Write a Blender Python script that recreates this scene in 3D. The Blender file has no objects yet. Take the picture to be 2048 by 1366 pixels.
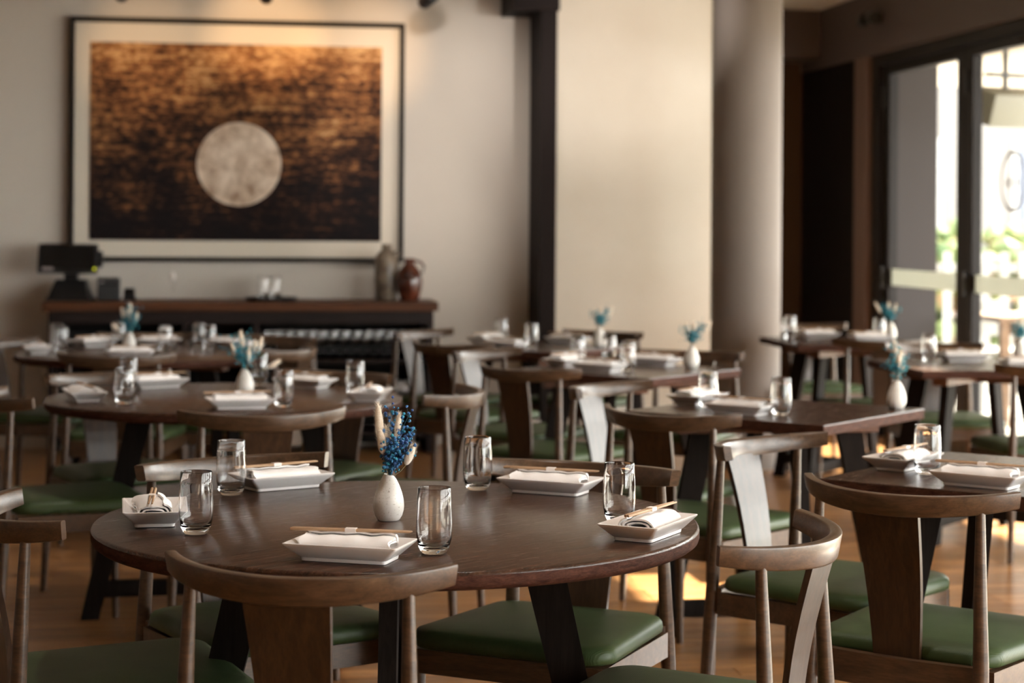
import bpy, bmesh, math, random
from mathutils import Vector, Matrix
random.seed(7)
R = math.radians
S = bpy.context.scene
COL = S.collection

# ------------------------------------------------------------------ camera
cam_d = bpy.data.cameras.new('camera')
cam = bpy.data.objects.new('camera', cam_d); COL.objects.link(cam)
cam_d.sensor_width = 36.0
cam_d.lens = 3900.0 / 2048.0 * 36.0
cam_d.shift_y = -233.0 / 2048.0
cam.location = (0, 0, 1.35)
cam.rotation_euler = (Matrix.Rotation(R(-8.5), 3, 'Z') @ Matrix.Rotation(R(90), 3, 'X') @ Matrix.Rotation(0.007, 3, 'Z')).to_euler()
cam_d.dof.use_dof = True
cam_d.dof.focus_distance = 3.75
cam_d.dof.aperture_fstop = 3.8
cam_d.clip_start = 0.05
S.camera = cam

# ------------------------------------------------------------------ world, sun, exposure
w = bpy.data.worlds.new('sky'); S.world = w; w.use_nodes = True
wn = w.node_tree; wn.nodes.clear()
wo = wn.nodes.new('ShaderNodeOutputWorld'); wb = wn.nodes.new('ShaderNodeBackground')
wb.inputs['Color'].default_value = (1.0, 0.962, 0.94, 1); wb.inputs['Strength'].default_value = 5.6
wn.links.new(wb.outputs[0], wo.inputs[0])

sun_d = bpy.data.lights.new('sun', 'SUN'); sun_d.energy = 26.0; sun_d.angle = R(0.6); sun_d.color = (1.0, 0.9, 0.74)
sun = bpy.data.objects.new('sun', sun_d); COL.objects.link(sun)
sun.location = (12, 10, 9)
sun_dir = Vector((-0.745, -0.433, -0.5))          # the way the light travels
sun.rotation_euler = sun_dir.to_track_quat('-Z', 'Y').to_euler()

vs = S.view_settings
vs.view_transform = 'Standard'; vs.look = 'None'; vs.gamma = 1.0; vs.use_curve_mapping = False
vs.exposure = 1.6
cy = S.cycles
cy.max_bounces = 10; cy.diffuse_bounces = 4; cy.glossy_bounces = 4; cy.transmission_bounces = 8; cy.transparent_max_bounces = 12
cy.sample_clamp_indirect = 6.0; cy.caustics_refractive = False; cy.caustics_reflective = False
cy.use_denoising = True

N_LEAF = 10
UW = 4.187                       # plane of the glass doors
V_TOP = 12.13                    # far end of the glass doors
LEAF = 1.40

# ------------------------------------------------------------------ node helpers
def mat(name, base=(0.5, 0.5, 0.5), rough=0.5, **kw):
    m = bpy.data.materials.new(name); m.use_nodes = True
    b = m.node_tree.nodes['Principled BSDF']
    b.inputs['Base Color'].default_value = (*base, 1); b.inputs['Roughness'].default_value = rough
    for k, v in kw.items():
        key = {'metal': 'Metallic', 'trans': 'Transmission Weight', 'ior': 'IOR', 'coat': 'Coat Weight', 'coat_rough': 'Coat Roughness',
               'spec': 'Specular IOR Level', 'sheen': 'Sheen Weight', 'emit': 'Emission Strength', 'emit_col': 'Emission Color', 'sss': 'Subsurface Weight'}[k]
        b.inputs[key].default_value = (*v, 1) if k == 'emit_col' else v
    return m
def nodes(m):
    return m.node_tree.nodes, m.node_tree.links, m.node_tree.nodes['Principled BSDF']
def coords(m, scale=(1, 1, 1), rot=(0, 0, 0), kind='Object'):
    n, l, b = nodes(m)
    tc = n.new('ShaderNodeTexCoord'); mp = n.new('ShaderNodeMapping')
    mp.inputs['Scale'].default_value = scale; mp.inputs['Rotation'].default_value = rot
    l.new(tc.outputs[kind], mp.inputs[0]); return mp.outputs[0]
def ramp(m, src, stops):
    n, l, b = nodes(m)
    r = n.new('ShaderNodeValToRGB'); e = r.color_ramp.elements
    e[0].position, e[0].color = stops[0][0], (*stops[0][1], 1)
    e[1].position, e[1].color = stops[-1][0], (*stops[-1][1], 1)
    for p, c in stops[1:-1]:
        q = e.new(p); q.color = (*c, 1)
    l.new(src, r.inputs[0]); return r.outputs[0]
def noise(m, vec, scale, detail=4, rough=0.6, dist=0.0):
    n, l, b = nodes(m)
    t = n.new('ShaderNodeTexNoise'); t.inputs['Scale'].default_value = scale
    t.inputs['Detail'].default_value = detail; t.inputs['Roughness'].default_value = rough; t.inputs['Distortion'].default_value = dist
    l.new(vec, t.inputs['Vector']); return t.outputs[0]
def bump(m, src, strength=0.2, dist=0.002):
    n, l, b = nodes(m)
    k = n.new('ShaderNodeBump'); k.inputs['Strength'].default_value = strength; k.inputs['Distance'].default_value = dist
    l.new(src, k.inputs['Height']); l.new(k.outputs[0], b.inputs['Normal'])
def mixc(m, f, a, b_, mode='MIX'):
    n, l, _ = nodes(m)
    x = n.new('ShaderNodeMix'); x.data_type = 'RGBA'; x.blend_type = mode
    for s, i in ((f, 0), (a, 6), (b_, 7)):
        if hasattr(s, 'is_linked'): l.new(s, x.inputs[i])
        elif isinstance(s, tuple): x.inputs[i].default_value = (*s, 1)
        else: x.inputs[i].default_value = s
    return x.outputs[2]
def mth(m, op, a, b_=0.0):
    n, l, _ = nodes(m)
    x = n.new('ShaderNodeMath'); x.operation = op
    for s, i in ((a, 0), (b_, 1)):
        if hasattr(s, 'is_linked'): l.new(s, x.inputs[i])
        else: x.inputs[i].default_value = s
    return x.outputs[0]

def wood(name, dark, light, rough, grain=(3, 60, 60), bumpk=0.12, coat=0.0, rand=False, spec=0.5):
    m = mat(name, light, rough, coat=coat, coat_rough=0.18, spec=spec)
    n, l, b = nodes(m)
    v = coords(m, grain)
    if rand:
        oi = n.new('ShaderNodeObjectInfo'); ad = n.new('ShaderNodeVectorMath'); ad.operation = 'ADD'
        cm = n.new('ShaderNodeVectorMath'); cm.operation = 'SCALE'; cm.inputs[0].default_value = (37, 91, 53)
        l.new(oi.outputs['Random'], cm.inputs['Scale']); l.new(v, ad.inputs[0]); l.new(cm.outputs[0], ad.inputs[1]); v = ad.outputs[0]
    f = noise(m, v, 1.0, 6, 0.65, 0.6)
    c = ramp(m, f, [(0.32, dark), (0.52, tuple((a + b2) / 2 for a, b2 in zip(dark, light))), (0.7, light)])
    if rand:
        hv = n.new('ShaderNodeHueSaturation'); l.new(c, hv.inputs['Color'])
        l.new(mth(m, 'ADD', mth(m, 'MULTIPLY', oi.outputs['Random'], 0.55), 0.72), hv.inputs['Value']); c = hv.outputs[0]
    l.new(c, b.inputs['Base Color'])
    v2 = coords(m, tuple(g * 5 for g in grain))
    f2 = noise(m, v2, 1.0, 3, 0.6)
    c = mixc(m, 0.55, c, ramp(m, f2, [(0.35, (0.45, 0.45, 0.45)), (0.6, (1.0, 1.0, 1.0))]), 'MULTIPLY'); l.new(c, b.inputs['Base Color'])
    bump(m, f2, bumpk, 0.0015)
    l.new(mth(m, 'ADD', mth(m, 'MULTIPLY', f2, 0.16), rough - 0.08), b.inputs['Roughness'])
    return m

# ------------------------------------------------------------------ materials
M = {}
M['table'] = wood('table_wood', (0.016, 0.007, 0.0045), (0.100, 0.046, 0.028), 0.25, (2.6, 75, 75), 0.35, 0.0, spec=0.42)
M['table_edge'] = wood('table_edge_wood', (0.030, 0.010, 0.007), (0.110, 0.046, 0.030), 0.7, (30, 30, 130), 0.5, spec=0.1)
M['leg_dark'] = wood('table_leg_wood', (0.008, 0.006, 0.005), (0.018, 0.013, 0.011), 0.75, (40, 40, 3), 0.1, spec=0.08)
M['cleat'] = wood('cleat_wood', (0.10, 0.035, 0.015), (0.20, 0.075, 0.03), 0.5, (4, 50, 50), 0.1)
M['chair'] = wood('chair_wood', (0.046, 0.024, 0.012), (0.112, 0.061, 0.033), 0.36, (12, 12, 45), 0.10, 0.1, spec=0.4)
M['chair_x'] = wood('chair_rail_wood', (0.050, 0.026, 0.013), (0.128, 0.071, 0.038), 0.33, (8, 45, 60), 0.10, 0.15, spec=0.45)
M['splat'] = wood('splat_wood', (0.026, 0.012, 0.006), (0.066, 0.033, 0.016), 0.36, (55, 55, 4), 0.10, 0.15, spec=0.45)
M['floor'] = wood('floor_oak', (0.26, 0.110, 0.034), (0.56, 0.285, 0.112), 0.30, (1.6, 26, 26), 0.10, 0.1, rand=True)
M['subfloor'] = mat('subfloor', (0.03, 0.018, 0.01), 0.8)
m = M['vinyl'] = mat('green_vinyl', (0.040, 0.078, 0.026), 0.45, spec=0.3)
n, l, b = nodes(m); v = coords(m, (1, 1, 1), (0, 0, R(35)))
wv = n.new('ShaderNodeTexWave'); wv.inputs['Scale'].default_value = 95; wv.inputs['Distortion'].default_value = 0.4; l.new(v, wv.inputs['Vector']); bump(m, wv.outputs[1], 0.25, 0.001)
l.new(ramp(m, noise(m, coords(m, (3, 3, 3)), 4, 4), [(0.3, (0.030, 0.052, 0.017)), (0.7, (0.046, 0.073, 0.027))]), b.inputs['Base Color'])
m = M['plaster'] = mat('wall_plaster', (0.50, 0.455, 0.40), 0.75)
n, l, b = nodes(m); bump(m, noise(m, coords(m, (1, 1, 1)), 70, 4), 0.06, 0.003)
l.new(ramp(m, noise(m, coords(m, (1, 1, 1)), 1.3, 5), [(0.3, (0.60, 0.545, 0.485)), (0.7, (0.64, 0.585, 0.52))]), b.inputs['Base Color'])
m = M['panel_wall'] = mat('pale_panel', (0.70, 0.63, 0.53), 0.6)
n, l, b = nodes(m); l.new(ramp(m, noise(m, coords(m, (2, 2, 2)), 1.2, 5), [(0.3, (0.67, 0.60, 0.50)), (0.7, (0.72, 0.655, 0.56))]), b.inputs['Base Color'])
M['column'] = mat('column_paint', (0.225, 0.193, 0.172), 0.7, spec=0.2)
M['ceiling'] = mat('ceiling_paint', (0.42, 0.39, 0.35), 0.8)
M['trim'] = mat('dark_trim', (0.014, 0.009, 0.0085), 0.65, spec=0.12)
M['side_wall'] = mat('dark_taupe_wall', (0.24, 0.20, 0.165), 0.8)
m = M['fascia'] = mat('dark_brown_panel', (0.055, 0.036, 0.032), 0.55)
n, l, b = nodes(m); bump(m, noise(m, coords(m, (1, 1, 1)), 40, 4), 0.05, 0.002)
M['jamb'] = mat('brown_jamb', (0.10, 0.058, 0.042), 0.5)
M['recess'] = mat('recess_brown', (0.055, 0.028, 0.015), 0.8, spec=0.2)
M['shadow_panel'] = mat('shade_painted_panel', (0.006, 0.004, 0.004), 0.8, spec=0.1)  # unlit look of the corner panel put into its near black colour
M['alu'] = mat('door_frame_black', (0.009, 0.007, 0.007), 0.5, spec=0.2)
M['black'] = mat('black_plastic', (0.010, 0.010, 0.011), 0.4)
M['black_metal'] = mat('black_metal', (0.008, 0.008, 0.008), 0.45)
M['screen'] = mat('dark_screen', (0.006, 0.006, 0.007), 0.12)
M['grey_card'] = mat('grey_sticker', (0.35, 0.30, 0.30), 0.5)
M['led'] = mat('led_yellow', (0.3, 0.3, 0.02), 0.4, emit=0.6, emit_col=(0.75, 0.75, 0.03))
M['frame'] = mat('picture_frame_black', (0.008, 0.006, 0.005), 0.6, spec=0.15)
M['mat_board'] = mat('mat_board', (0.72, 0.65, 0.55), 0.85)
M['sideboard'] = wood('sideboard_dark', (0.012, 0.008, 0.008), (0.028, 0.018, 0.017), 0.45, (2, 40, 40), 0.05, spec=0.2)
M['counter'] = wood('counter_wood', (0.06, 0.020, 0.008), (0.145, 0.054, 0.020), 0.5, (2, 40, 40), 0.08, spec=0.25)
M['inside'] = mat('cabinet_inside', (0.004, 0.0035, 0.0035), 0.8)
M['dish'] = mat('white_porcelain', (0.86, 0.84, 0.83), 0.16, coat=0.3)
m = M['napkin'] = mat('white_napkin', (0.92, 0.90, 0.89), 0.9, sheen=0.3)
n, l, b = nodes(m); v = coords(m, (1, 1, 1))
wv = n.new('ShaderNodeTexWave'); wv.bands_direction = 'Y'; wv.inputs['Scale'].default_value = 330; wv.inputs['Distortion'].default_value = 1.0; l.new(v, wv.inputs['Vector'])
nz = noise(m, v, 45, 5); bump(m, mth(m, 'ADD', mth(m, 'MULTIPLY', wv.outputs[1], 0.25), mth(m, 'MULTIPLY', nz, 1.6)), 0.35, 0.0015)
m = M['bamboo'] = wood('chopstick_wood', (0.40, 0.24, 0.13), (0.62, 0.43, 0.27), 0.5, (10, 300, 300), 0.05)
M['paper'] = mat('paper_band', (0.82, 0.76, 0.72), 0.7)
M['glass'] = mat('clear_glass', (1, 1, 1), 0.0, trans=1.0, ior=1.45)
m = M['ceramic'] = mat('white_ceramic', (0.76, 0.74, 0.70), 0.36)
n, l, b = nodes(m); v = coords(m, (1, 1, 1))
wv = n.new('ShaderNodeTexWave'); wv.bands_direction = 'Z'; wv.inputs['Scale'].default_value = 55; wv.inputs['Distortion'].default_value = 2.5; wv.inputs['Detail'].default_value = 3; l.new(v, wv.inputs['Vector']); bump(m, wv.outputs[1], 0.07, 0.0008)
l.new(ramp(m, noise(m, v, 260, 2, 0.5), [(0.27, (0.45, 0.41, 0.35)), (0.36, (0.77, 0.75, 0.71)), (0.9, (0.79, 0.77, 0.73))]), b.inputs['Base Color'])
m = M['tail'] = mat('bunny_tail_fluff', (0.80, 0.68, 0.53), 0.85, sheen=0.6)
n, l, b = nodes(m); l.new(ramp(m, noise(m, coords(m, (1, 1, 1)), 160, 3), [(0.3, (0.80, 0.67, 0.52)), (0.65, (0.95, 0.88, 0.77))]), b.inputs['Base Color'])
M['tail_stem'] = mat('grass_stem', (0.42, 0.38, 0.22), 0.7)
m = M['blossom'] = mat('blue_blossom', (0.03, 0.12, 0.26), 0.7)
n, l, b = nodes(m); l.new(ramp(m, noise(m, coords(m, (1, 1, 1)), 55, 3), [(0.36, (0.020, 0.050, 0.19)), (0.5, (0.028, 0.13, 0.32)), (0.64, (0.02, 0.24, 0.33))]), b.inputs['Base Color'])
m = M['blossom2'] = mat('teal_blossom', (0.03, 0.25, 0.36), 0.7)
n, l, b = nodes(m); l.new(ramp(m, noise(m, coords(m, (1, 1, 1)), 55, 3), [(0.36, (0.018, 0.15, 0.25)), (0.64, (0.045, 0.34, 0.40))]), b.inputs['Base Color'])
M['blue_stem'] = mat('blue_stem', (0.015, 0.07, 0.10), 0.7)
m = M['stoneware'] = mat('grey_brown_stoneware', (0.16, 0.115, 0.075), 0.35)
n, l, b = nodes(m); l.new(ramp(m, noise(m, coords(m, (1, 1, 1)), 14, 5), [(0.35, (0.06, 0.04, 0.028)), (0.6, (0.24, 0.19, 0.14))]), b.inputs['Base Color'])
m = M['jug'] = mat('brown_glaze', (0.08, 0.018, 0.01), 0.2, coat=0.4)
n, l, b = nodes(m); l.new(ramp(m, noise(m, coords(m, (1, 1, 1)), 9, 5), [(0.35, (0.03, 0.008, 0.006)), (0.65, (0.15, 0.04, 0.02))]), b.inputs['Base Color'])
M['wax'] = mat('candle_wax', (0.85, 0.8, 0.75), 0.5)
M['copper'] = mat('copper_cup', (0.5, 0.25, 0.14), 0.35, metal=0.8)
M['paving'] = mat('terrace_paving', (0.24, 0.225, 0.20), 0.7)
M['pier'] = mat('shade_darkened_render', (0.036, 0.031, 0.032), 0.8)  # grey pier made darker in colour to stand for the shade on it
M['facade'] = mat('dimmed_pale_facade', (0.135, 0.125, 0.115), 0.8)  # pale building coloured darker than it is, to hold down its daylight
M['facade2'] = mat('warm_facade', (0.11, 0.08, 0.06), 0.8)
M['win_far'] = mat('far_window', (0.05, 0.06, 0.085), 0.2)
M['white_paint'] = mat('white_paint', (0.30, 0.295, 0.28), 0.6)
M['cream'] = mat('cream_canvas', (0.55, 0.48, 0.39), 0.8)
M['heater'] = mat('heater_shell', (0.17, 0.165, 0.13), 0.45)
M['teak'] = wood('terrace_teak', (0.16, 0.09, 0.05), (0.32, 0.19, 0.11), 0.6, (3, 40, 40), 0.1)
m = M['hedge'] = mat('hedge_leaves', (0.14, 0.24, 0.05), 0.8)
n, l, b = nodes(m); l.new(ramp(m, noise(m, coords(m, (1, 1, 1)), 3.5, 4), [(0.35, (0.03, 0.06, 0.015)), (0.5, (0.09, 0.11, 0.03)), (0.62, (0.16, 0.07, 0.035)), (0.75, (0.15, 0.145, 0.045))]), b.inputs['Base Color'])
# window glass: mostly clear, a little mirror
m = M['pane'] = bpy.data.materials.new('door_glass'); m.use_nodes = True
nn = m.node_tree.nodes; ll = m.node_tree.links; nn.clear()
o_ = nn.new('ShaderNodeOutputMaterial'); tr = nn.new('ShaderNodeBsdfTransparent'); gl = nn.new('ShaderNodeBsdfGlossy'); mx = nn.new('ShaderNodeMixShader'); fr = nn.new('ShaderNodeFresnel')
tr.inputs[0].default_value = (0.95, 0.97, 0.96, 1); gl.inputs['Roughness'].default_value = 0.02; fr.inputs[0].default_value = 1.3
ge = nn.new('ShaderNodeNewGeometry'); sb_ = nn.new('ShaderNodeMath'); sb_.operation = 'SUBTRACT'; sb_.inputs[0].default_value = 1.0; ml = nn.new('ShaderNodeMath'); ml.operation = 'MULTIPLY'
ll.new(ge.outputs['Backfacing'], sb_.inputs[1]); ll.new(fr.outputs[0], ml.inputs[0]); ll.new(sb_.outputs[0], ml.inputs[1])
ll.new(ml.outputs[0], mx.inputs[0]); ll.new(tr.outputs[0], mx.inputs[1]); ll.new(gl.outputs[0], mx.inputs[2]); ll.new(mx.outputs[0], o_.inputs[0])
m = M['frost'] = bpy.data.materials.new('frosted_band'); m.use_nodes = True
nn = m.node_tree.nodes; ll = m.node_tree.links; nn.clear()
o_ = nn.new('ShaderNodeOutputMaterial'); tr = nn.new('ShaderNodeBsdfTranslucent'); df = nn.new('ShaderNodeBsdfDiffuse'); mx = nn.new('ShaderNodeMixShader')
tr.inputs[0].default_value = (0.58, 0.60, 0.55, 1); df.inputs[0].default_value = (0.58, 0.60, 0.55, 1); mx.inputs[0].default_value = 0.5
ll.new(tr.outputs[0], mx.inputs[1]); ll.new(df.outputs[0], mx.inputs[2]); ll.new(mx.outputs[0], o_.inputs[0])
# the printed artwork: a pale moon over mottled gold and black
m = M['art'] = mat('moon_print', (0.2, 0.1, 0.05), 0.75, spec=0.1)
n, l, b = nodes(m)
tc = n.new('ShaderNodeTexCoord'); sp = n.new('ShaderNodeSeparateXYZ'); l.new(tc.outputs['Object'], sp.inputs[0])
gx, gz = sp.outputs[0], sp.outputs[2]
f1 = noise(m, coords(m, (19, 1, 40)), 1.0, 5, 0.75, 0.0)
f2 = noise(m, coords(m, (3.0, 1, 4.6)), 1.0, 5, 0.65)
f4 = noise(m, coords(m, (2.5, 1, 42)), 1.0, 3, 0.6)
hgt = mth(m, 'ADD', mth(m, 'MULTIPLY', gz, 0.55), 0.43)
k = mth(m, 'ADD', mth(m, 'MULTIPLY', mth(m, 'SUBTRACT', f1, 0.5), 1.8), mth(m, 'ADD', mth(m, 'MULTIPLY', mth(m, 'SUBTRACT', f2, 0.5), 1.5), hgt))
k = mth(m, 'ADD', k, mth(m, 'MULTIPLY', mth(m, 'SUBTRACT', f4, 0.5), 1.0))
gold = ramp(m, k, [(0.10, (0.010, 0.008, 0.009)), (0.36, (0.030, 0.016, 0.013)), (0.56, (0.14, 0.060, 0.028)), (0.76, (0.36, 0.165, 0.065)), (1.0, (0.66, 0.40, 0.19))])
MX, MZ, MR = 0.012, -0.13, 0.252
dx = mth(m, 'SUBTRACT', gx, MX); dz = mth(m, 'SUBTRACT', gz, MZ)
dd = mth(m, 'SQRT', mth(m, 'ADD', mth(m, 'MULTIPLY', dx, dx), mth(m, 'MULTIPLY', dz, dz)))
f3 = noise(m, coords(m, (1, 1, 1)), 7.5, 8, 0.75, 0.2)
moon = ramp(m, f3, [(0.36, (0.34, 0.235, 0.165)), (0.47, (0.60, 0.47, 0.365)), (0.62, (0.86, 0.73, 0.61))])
mk = mth(m, 'LESS_THAN', dd, MR)
l.new(mixc(m, mk, gold, moon), b.inputs['Base Color'])

# ------------------------------------------------------------------ geometry helpers
def finish(bm, smooth=False, ang=35):
    bmesh.ops.recalc_face_normals(bm, faces=bm.faces)
    me = bpy.data.meshes.new('m'); bm.to_mesh(me); bm.free()
    if smooth:
        me.shade_smooth()
        try: me.set_sharp_from_angle(angle=R(ang))
        except Exception: pass
    return me
def obj(name, me, material=None, parent=None, loc=None, rot=None):
    if material is not None and not me.materials:
        me.materials.append(M[material] if isinstance(material, str) else material)
    me.name = name
    o = bpy.data.objects.new(name, me); COL.objects.link(o)
    if parent is not None: o.parent = parent
    if loc is not None: o.location = loc
    if rot is not None: o.rotation_euler = rot
    return o
def empty(name, loc=(0, 0, 0), rz=0.0):
    o = bpy.data.objects.new(name, None); COL.objects.link(o); o.empty_display_size = 0.1
    o.location = loc; o.rotation_euler = (0, 0, rz); return o
def tag(o, label, cat, group=None):
    o['label'] = label; o['category'] = cat
    if group: o['group'] = group
    return o
def struct(o, label=None):
    o['kind'] = 'structure'
    if label: o['label'] = label
    return o
def box(bm, x0, x1, y0, y1, z0, z1, bev=0.0, mtx=None):
    r = bmesh.ops.create_cube(bm, size=1.0)
    vs_ = r['verts']
    for v in vs_:
        v.co = Vector(((x0 + x1) / 2 + v.co.x * (x1 - x0), (y0 + y1) / 2 + v.co.y * (y1 - y0), (z0 + z1) / 2 + v.co.z * (z1 - z0)))
    if bev > 0:
        es = list({e for v in vs_ for e in v.link_edges})
        r2 = bmesh.ops.bevel(bm, geom=es, offset=bev, segments=2, profile=0.6, affect='EDGES')
        vs_ = list({v for f in r2['faces'] for v in f.verts} | {v for v in vs_ if v.is_valid})
    if mtx is not None:
        for v in vs_: v.co = mtx @ v.co
    return vs_
def boxm(x0, x1, y0, y1, z0, z1, bev=0.0):
    bm = bmesh.new(); box(bm, x0, x1, y0, y1, z0, z1, bev); return finish(bm)
def lathe(bm, prof, seg=32, cap0=True, cap1=True, c=(0, 0)):
    rings = []
    for r, z in prof:
        if r < 1e-6: rings.append([bm.verts.new((c[0], c[1], z))])
        else: rings.append([bm.verts.new((c[0] + r * math.cos(2 * math.pi * i / seg), c[1] + r * math.sin(2 * math.pi * i / seg), z)) for i in range(seg)])
    for a, b2 in zip(rings, rings[1:]):
        for i in range(seg):
            j = (i + 1) % seg
            if len(a) == 1 and len(b2) == 1: continue
            if len(a) == 1: bm.faces.new((a[0], b2[j], b2[i]))
            elif len(b2) == 1: bm.faces.new((a[i], a[j], b2[0]))
            else: bm.faces.new((a[i], a[j], b2[j], b2[i]))
    if cap0 and len(rings[0]) > 2: bm.faces.new(rings[0][::-1])
    if cap1 and len(rings[-1]) > 2: bm.faces.new(rings[-1])
def tube(bm, pts, radii, seg=10, cap=True):
    pts = [Vector(p) for p in pts]; rings = []
    up = Vector((0, 0, 1))
    for i, p in enumerate(pts):
        t = (pts[min(i + 1, len(pts) - 1)] - pts[max(i - 1, 0)]).normalized()
        a = t.cross(up)
        if a.length < 1e-3: a = t.cross(Vector((1, 0, 0)))
        a.normalize(); b2 = t.cross(a)
        rr = radii[i] if isinstance(radii, (list, tuple)) else radii
        rings.append([bm.verts.new(p + a * rr * math.cos(2 * math.pi * k / seg) + b2 * rr * math.sin(2 * math.pi * k / seg)) for k in range(seg)])
    for a, b2 in zip(rings, rings[1:]):
        for k in range(seg):
            bm.faces.new((a[k], a[(k + 1) % seg], b2[(k + 1) % seg], b2[k]))
    if cap:
        bm.faces.new(rings[0][::-1]); bm.faces.new(rings[-1])
def loft(bm, rings, cap=True):
    rs = [[bm.verts.new(p) for p in r] for r in rings]
    k = len(rs[0])
    for a, b2 in zip(rs, rs[1:]):
        for i in range(k): bm.faces.new((a[i], a[(i + 1) % k], b2[(i + 1) % k], b2[i]))
    if cap: bm.faces.new(rs[0][::-1]); bm.faces.new(rs[-1])
    return rs

# ================================================================== THE ROOM
CEIL = 2.88
U0, V0, V1 = -3.6, -2.6, 11.90          # left wall, wall behind the camera, picture wall
VB = 13.75                              # back of the dark corner
fl = struct(obj('floor', boxm(U0 - 0.2, UW + 0.15, V0 - 0.2, VB + 0.2, -0.12, -0.014), 'subfloor'), 'glossy oak plank floor')
# planks one by one where they can be told apart, the others joined
PW, PL = 0.105, 1.25
plank_mesh = {}
def plank_m(L):
    key = round(L, 3)
    if key not in plank_mesh:
        bm = bmesh.new(); box(bm, 0, L - 0.002, 0, PW - 0.002, -0.014, 0.0, 0)
        es = [e for e in bm.edges if all(v.co.z > -0.001 for v in e.verts)]
        bmesh.ops.bevel(bm, geom=es, offset=0.0012, segments=1, affect='EDGES')
        me = finish(bm); me.materials.append(M['floor']); plank_mesh[key] = me
    return plank_mesh[key]
rest = bmesh.new()
v = V0 - 0.1; row = 0
rnd = random.Random(3)
n_pl = 0
while v < VB + 0.1:
    u = U0 - 0.15 - rnd.choice((0.0, 0.31, 0.62, 0.94))
    while u < UW + 0.1:
        x0, x1 = max(u, U0 - 0.15), min(u + PL, UW + 0.1)
        if x1 - x0 > 0.05:
            if 5.35 < v < 8.9 and -0.9 + 0.0 < x1 and x0 < 3.9 and x0 > -1.9 and n_pl < 295:
                n_pl += 1
                p = obj('plank', plank_m(x1 - x0), None, fl); p.location = (x0, v, 0)
            else:
                box(rest, x0, x1 - 0.002, v, v + PW - 0.002, -0.014, 0.0)
        u += PL
    v += PW; row += 1
rp = obj('plank_field', finish(rest), 'floor', fl); rp['kind'] = 'stuff'

ce = struct(obj('ceiling', boxm(U0 - 0.2, UW + 0.2, V0 - 0.2, VB + 0.2, CEIL, CEIL + 0.12), 'ceiling'), 'pale painted ceiling')
struct(obj('wall_picture', boxm(U0 - 0.2, 1.95, V1, V1 + 0.15, -0.1, CEIL), 'plaster'), 'taupe plaster wall behind the picture')
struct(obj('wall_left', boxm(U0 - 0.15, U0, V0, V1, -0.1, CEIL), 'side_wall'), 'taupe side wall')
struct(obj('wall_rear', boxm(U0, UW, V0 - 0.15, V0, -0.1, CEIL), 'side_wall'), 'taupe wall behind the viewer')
struct(obj('wall_panel', boxm(1.982, 2.98, 11.60, VB, 0, CEIL), 'panel_wall'), 'pale wall panel beside the round column')
struct(obj('trim_1', boxm(1.884, 1.982, 11.48, 11.90, 0, CEIL), 'trim'), 'dark timber post between taupe wall and pale panel')
struct(obj('trim_2', boxm(1.70, 1.99, 11.44, 11.90, 2.63, CEIL), 'trim'), 'dark box beam over the timber post')
bm = bmesh.new(); lathe(bm, [(0.197, 0.0), (0.197, CEIL)], 64, c=(2.93, 10.68)); struct(obj('column', finish(bm, True), 'column'), 'round taupe column')
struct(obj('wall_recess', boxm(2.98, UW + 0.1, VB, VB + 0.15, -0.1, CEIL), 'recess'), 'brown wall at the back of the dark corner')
struct(obj('wall_bulkhead', boxm(2.98, UW, 13.30, VB, 2.545, CEIL), 'fascia'), 'dark brown bulkhead in the far corner')
struct(obj('wall_fascia', boxm(UW - 0.01, UW + 0.16, V0, VB, 2.47, CEIL), 'fascia'), 'dark brown band above the glass doors')
struct(obj('wall_corner', boxm(UW, UW + 0.16, 12.53, VB, -0.1, 2.47), 'shadow_panel'), 'unlit panel beside the glass doors, shade in its colour')
struct(obj('trim_3', boxm(UW - 0.012, UW + 0.16, 12.27, 12.53, 0, 2.47), 'jamb'), 'brown timber jamb beside the glass doors')
struct(obj('trim_4', boxm(UW + 0.02, UW + 0.14, V_TOP, 12.27, 0, 2.47), 'alu'), 'black jamb of the glass doors')
V_END = V_TOP - N_LEAF * LEAF
struct(obj('wall_right', boxm(UW, UW + 0.16, V0, V_END, -0.1, 2.47), 'fascia'), 'dark brown wall past the last glass door')
struct(obj('trim_5', boxm(UW + 0.02, UW + 0.14, V_END, V_TOP, 2.40, 2.47), 'alu'), 'black head track of the glass doors')
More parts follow.
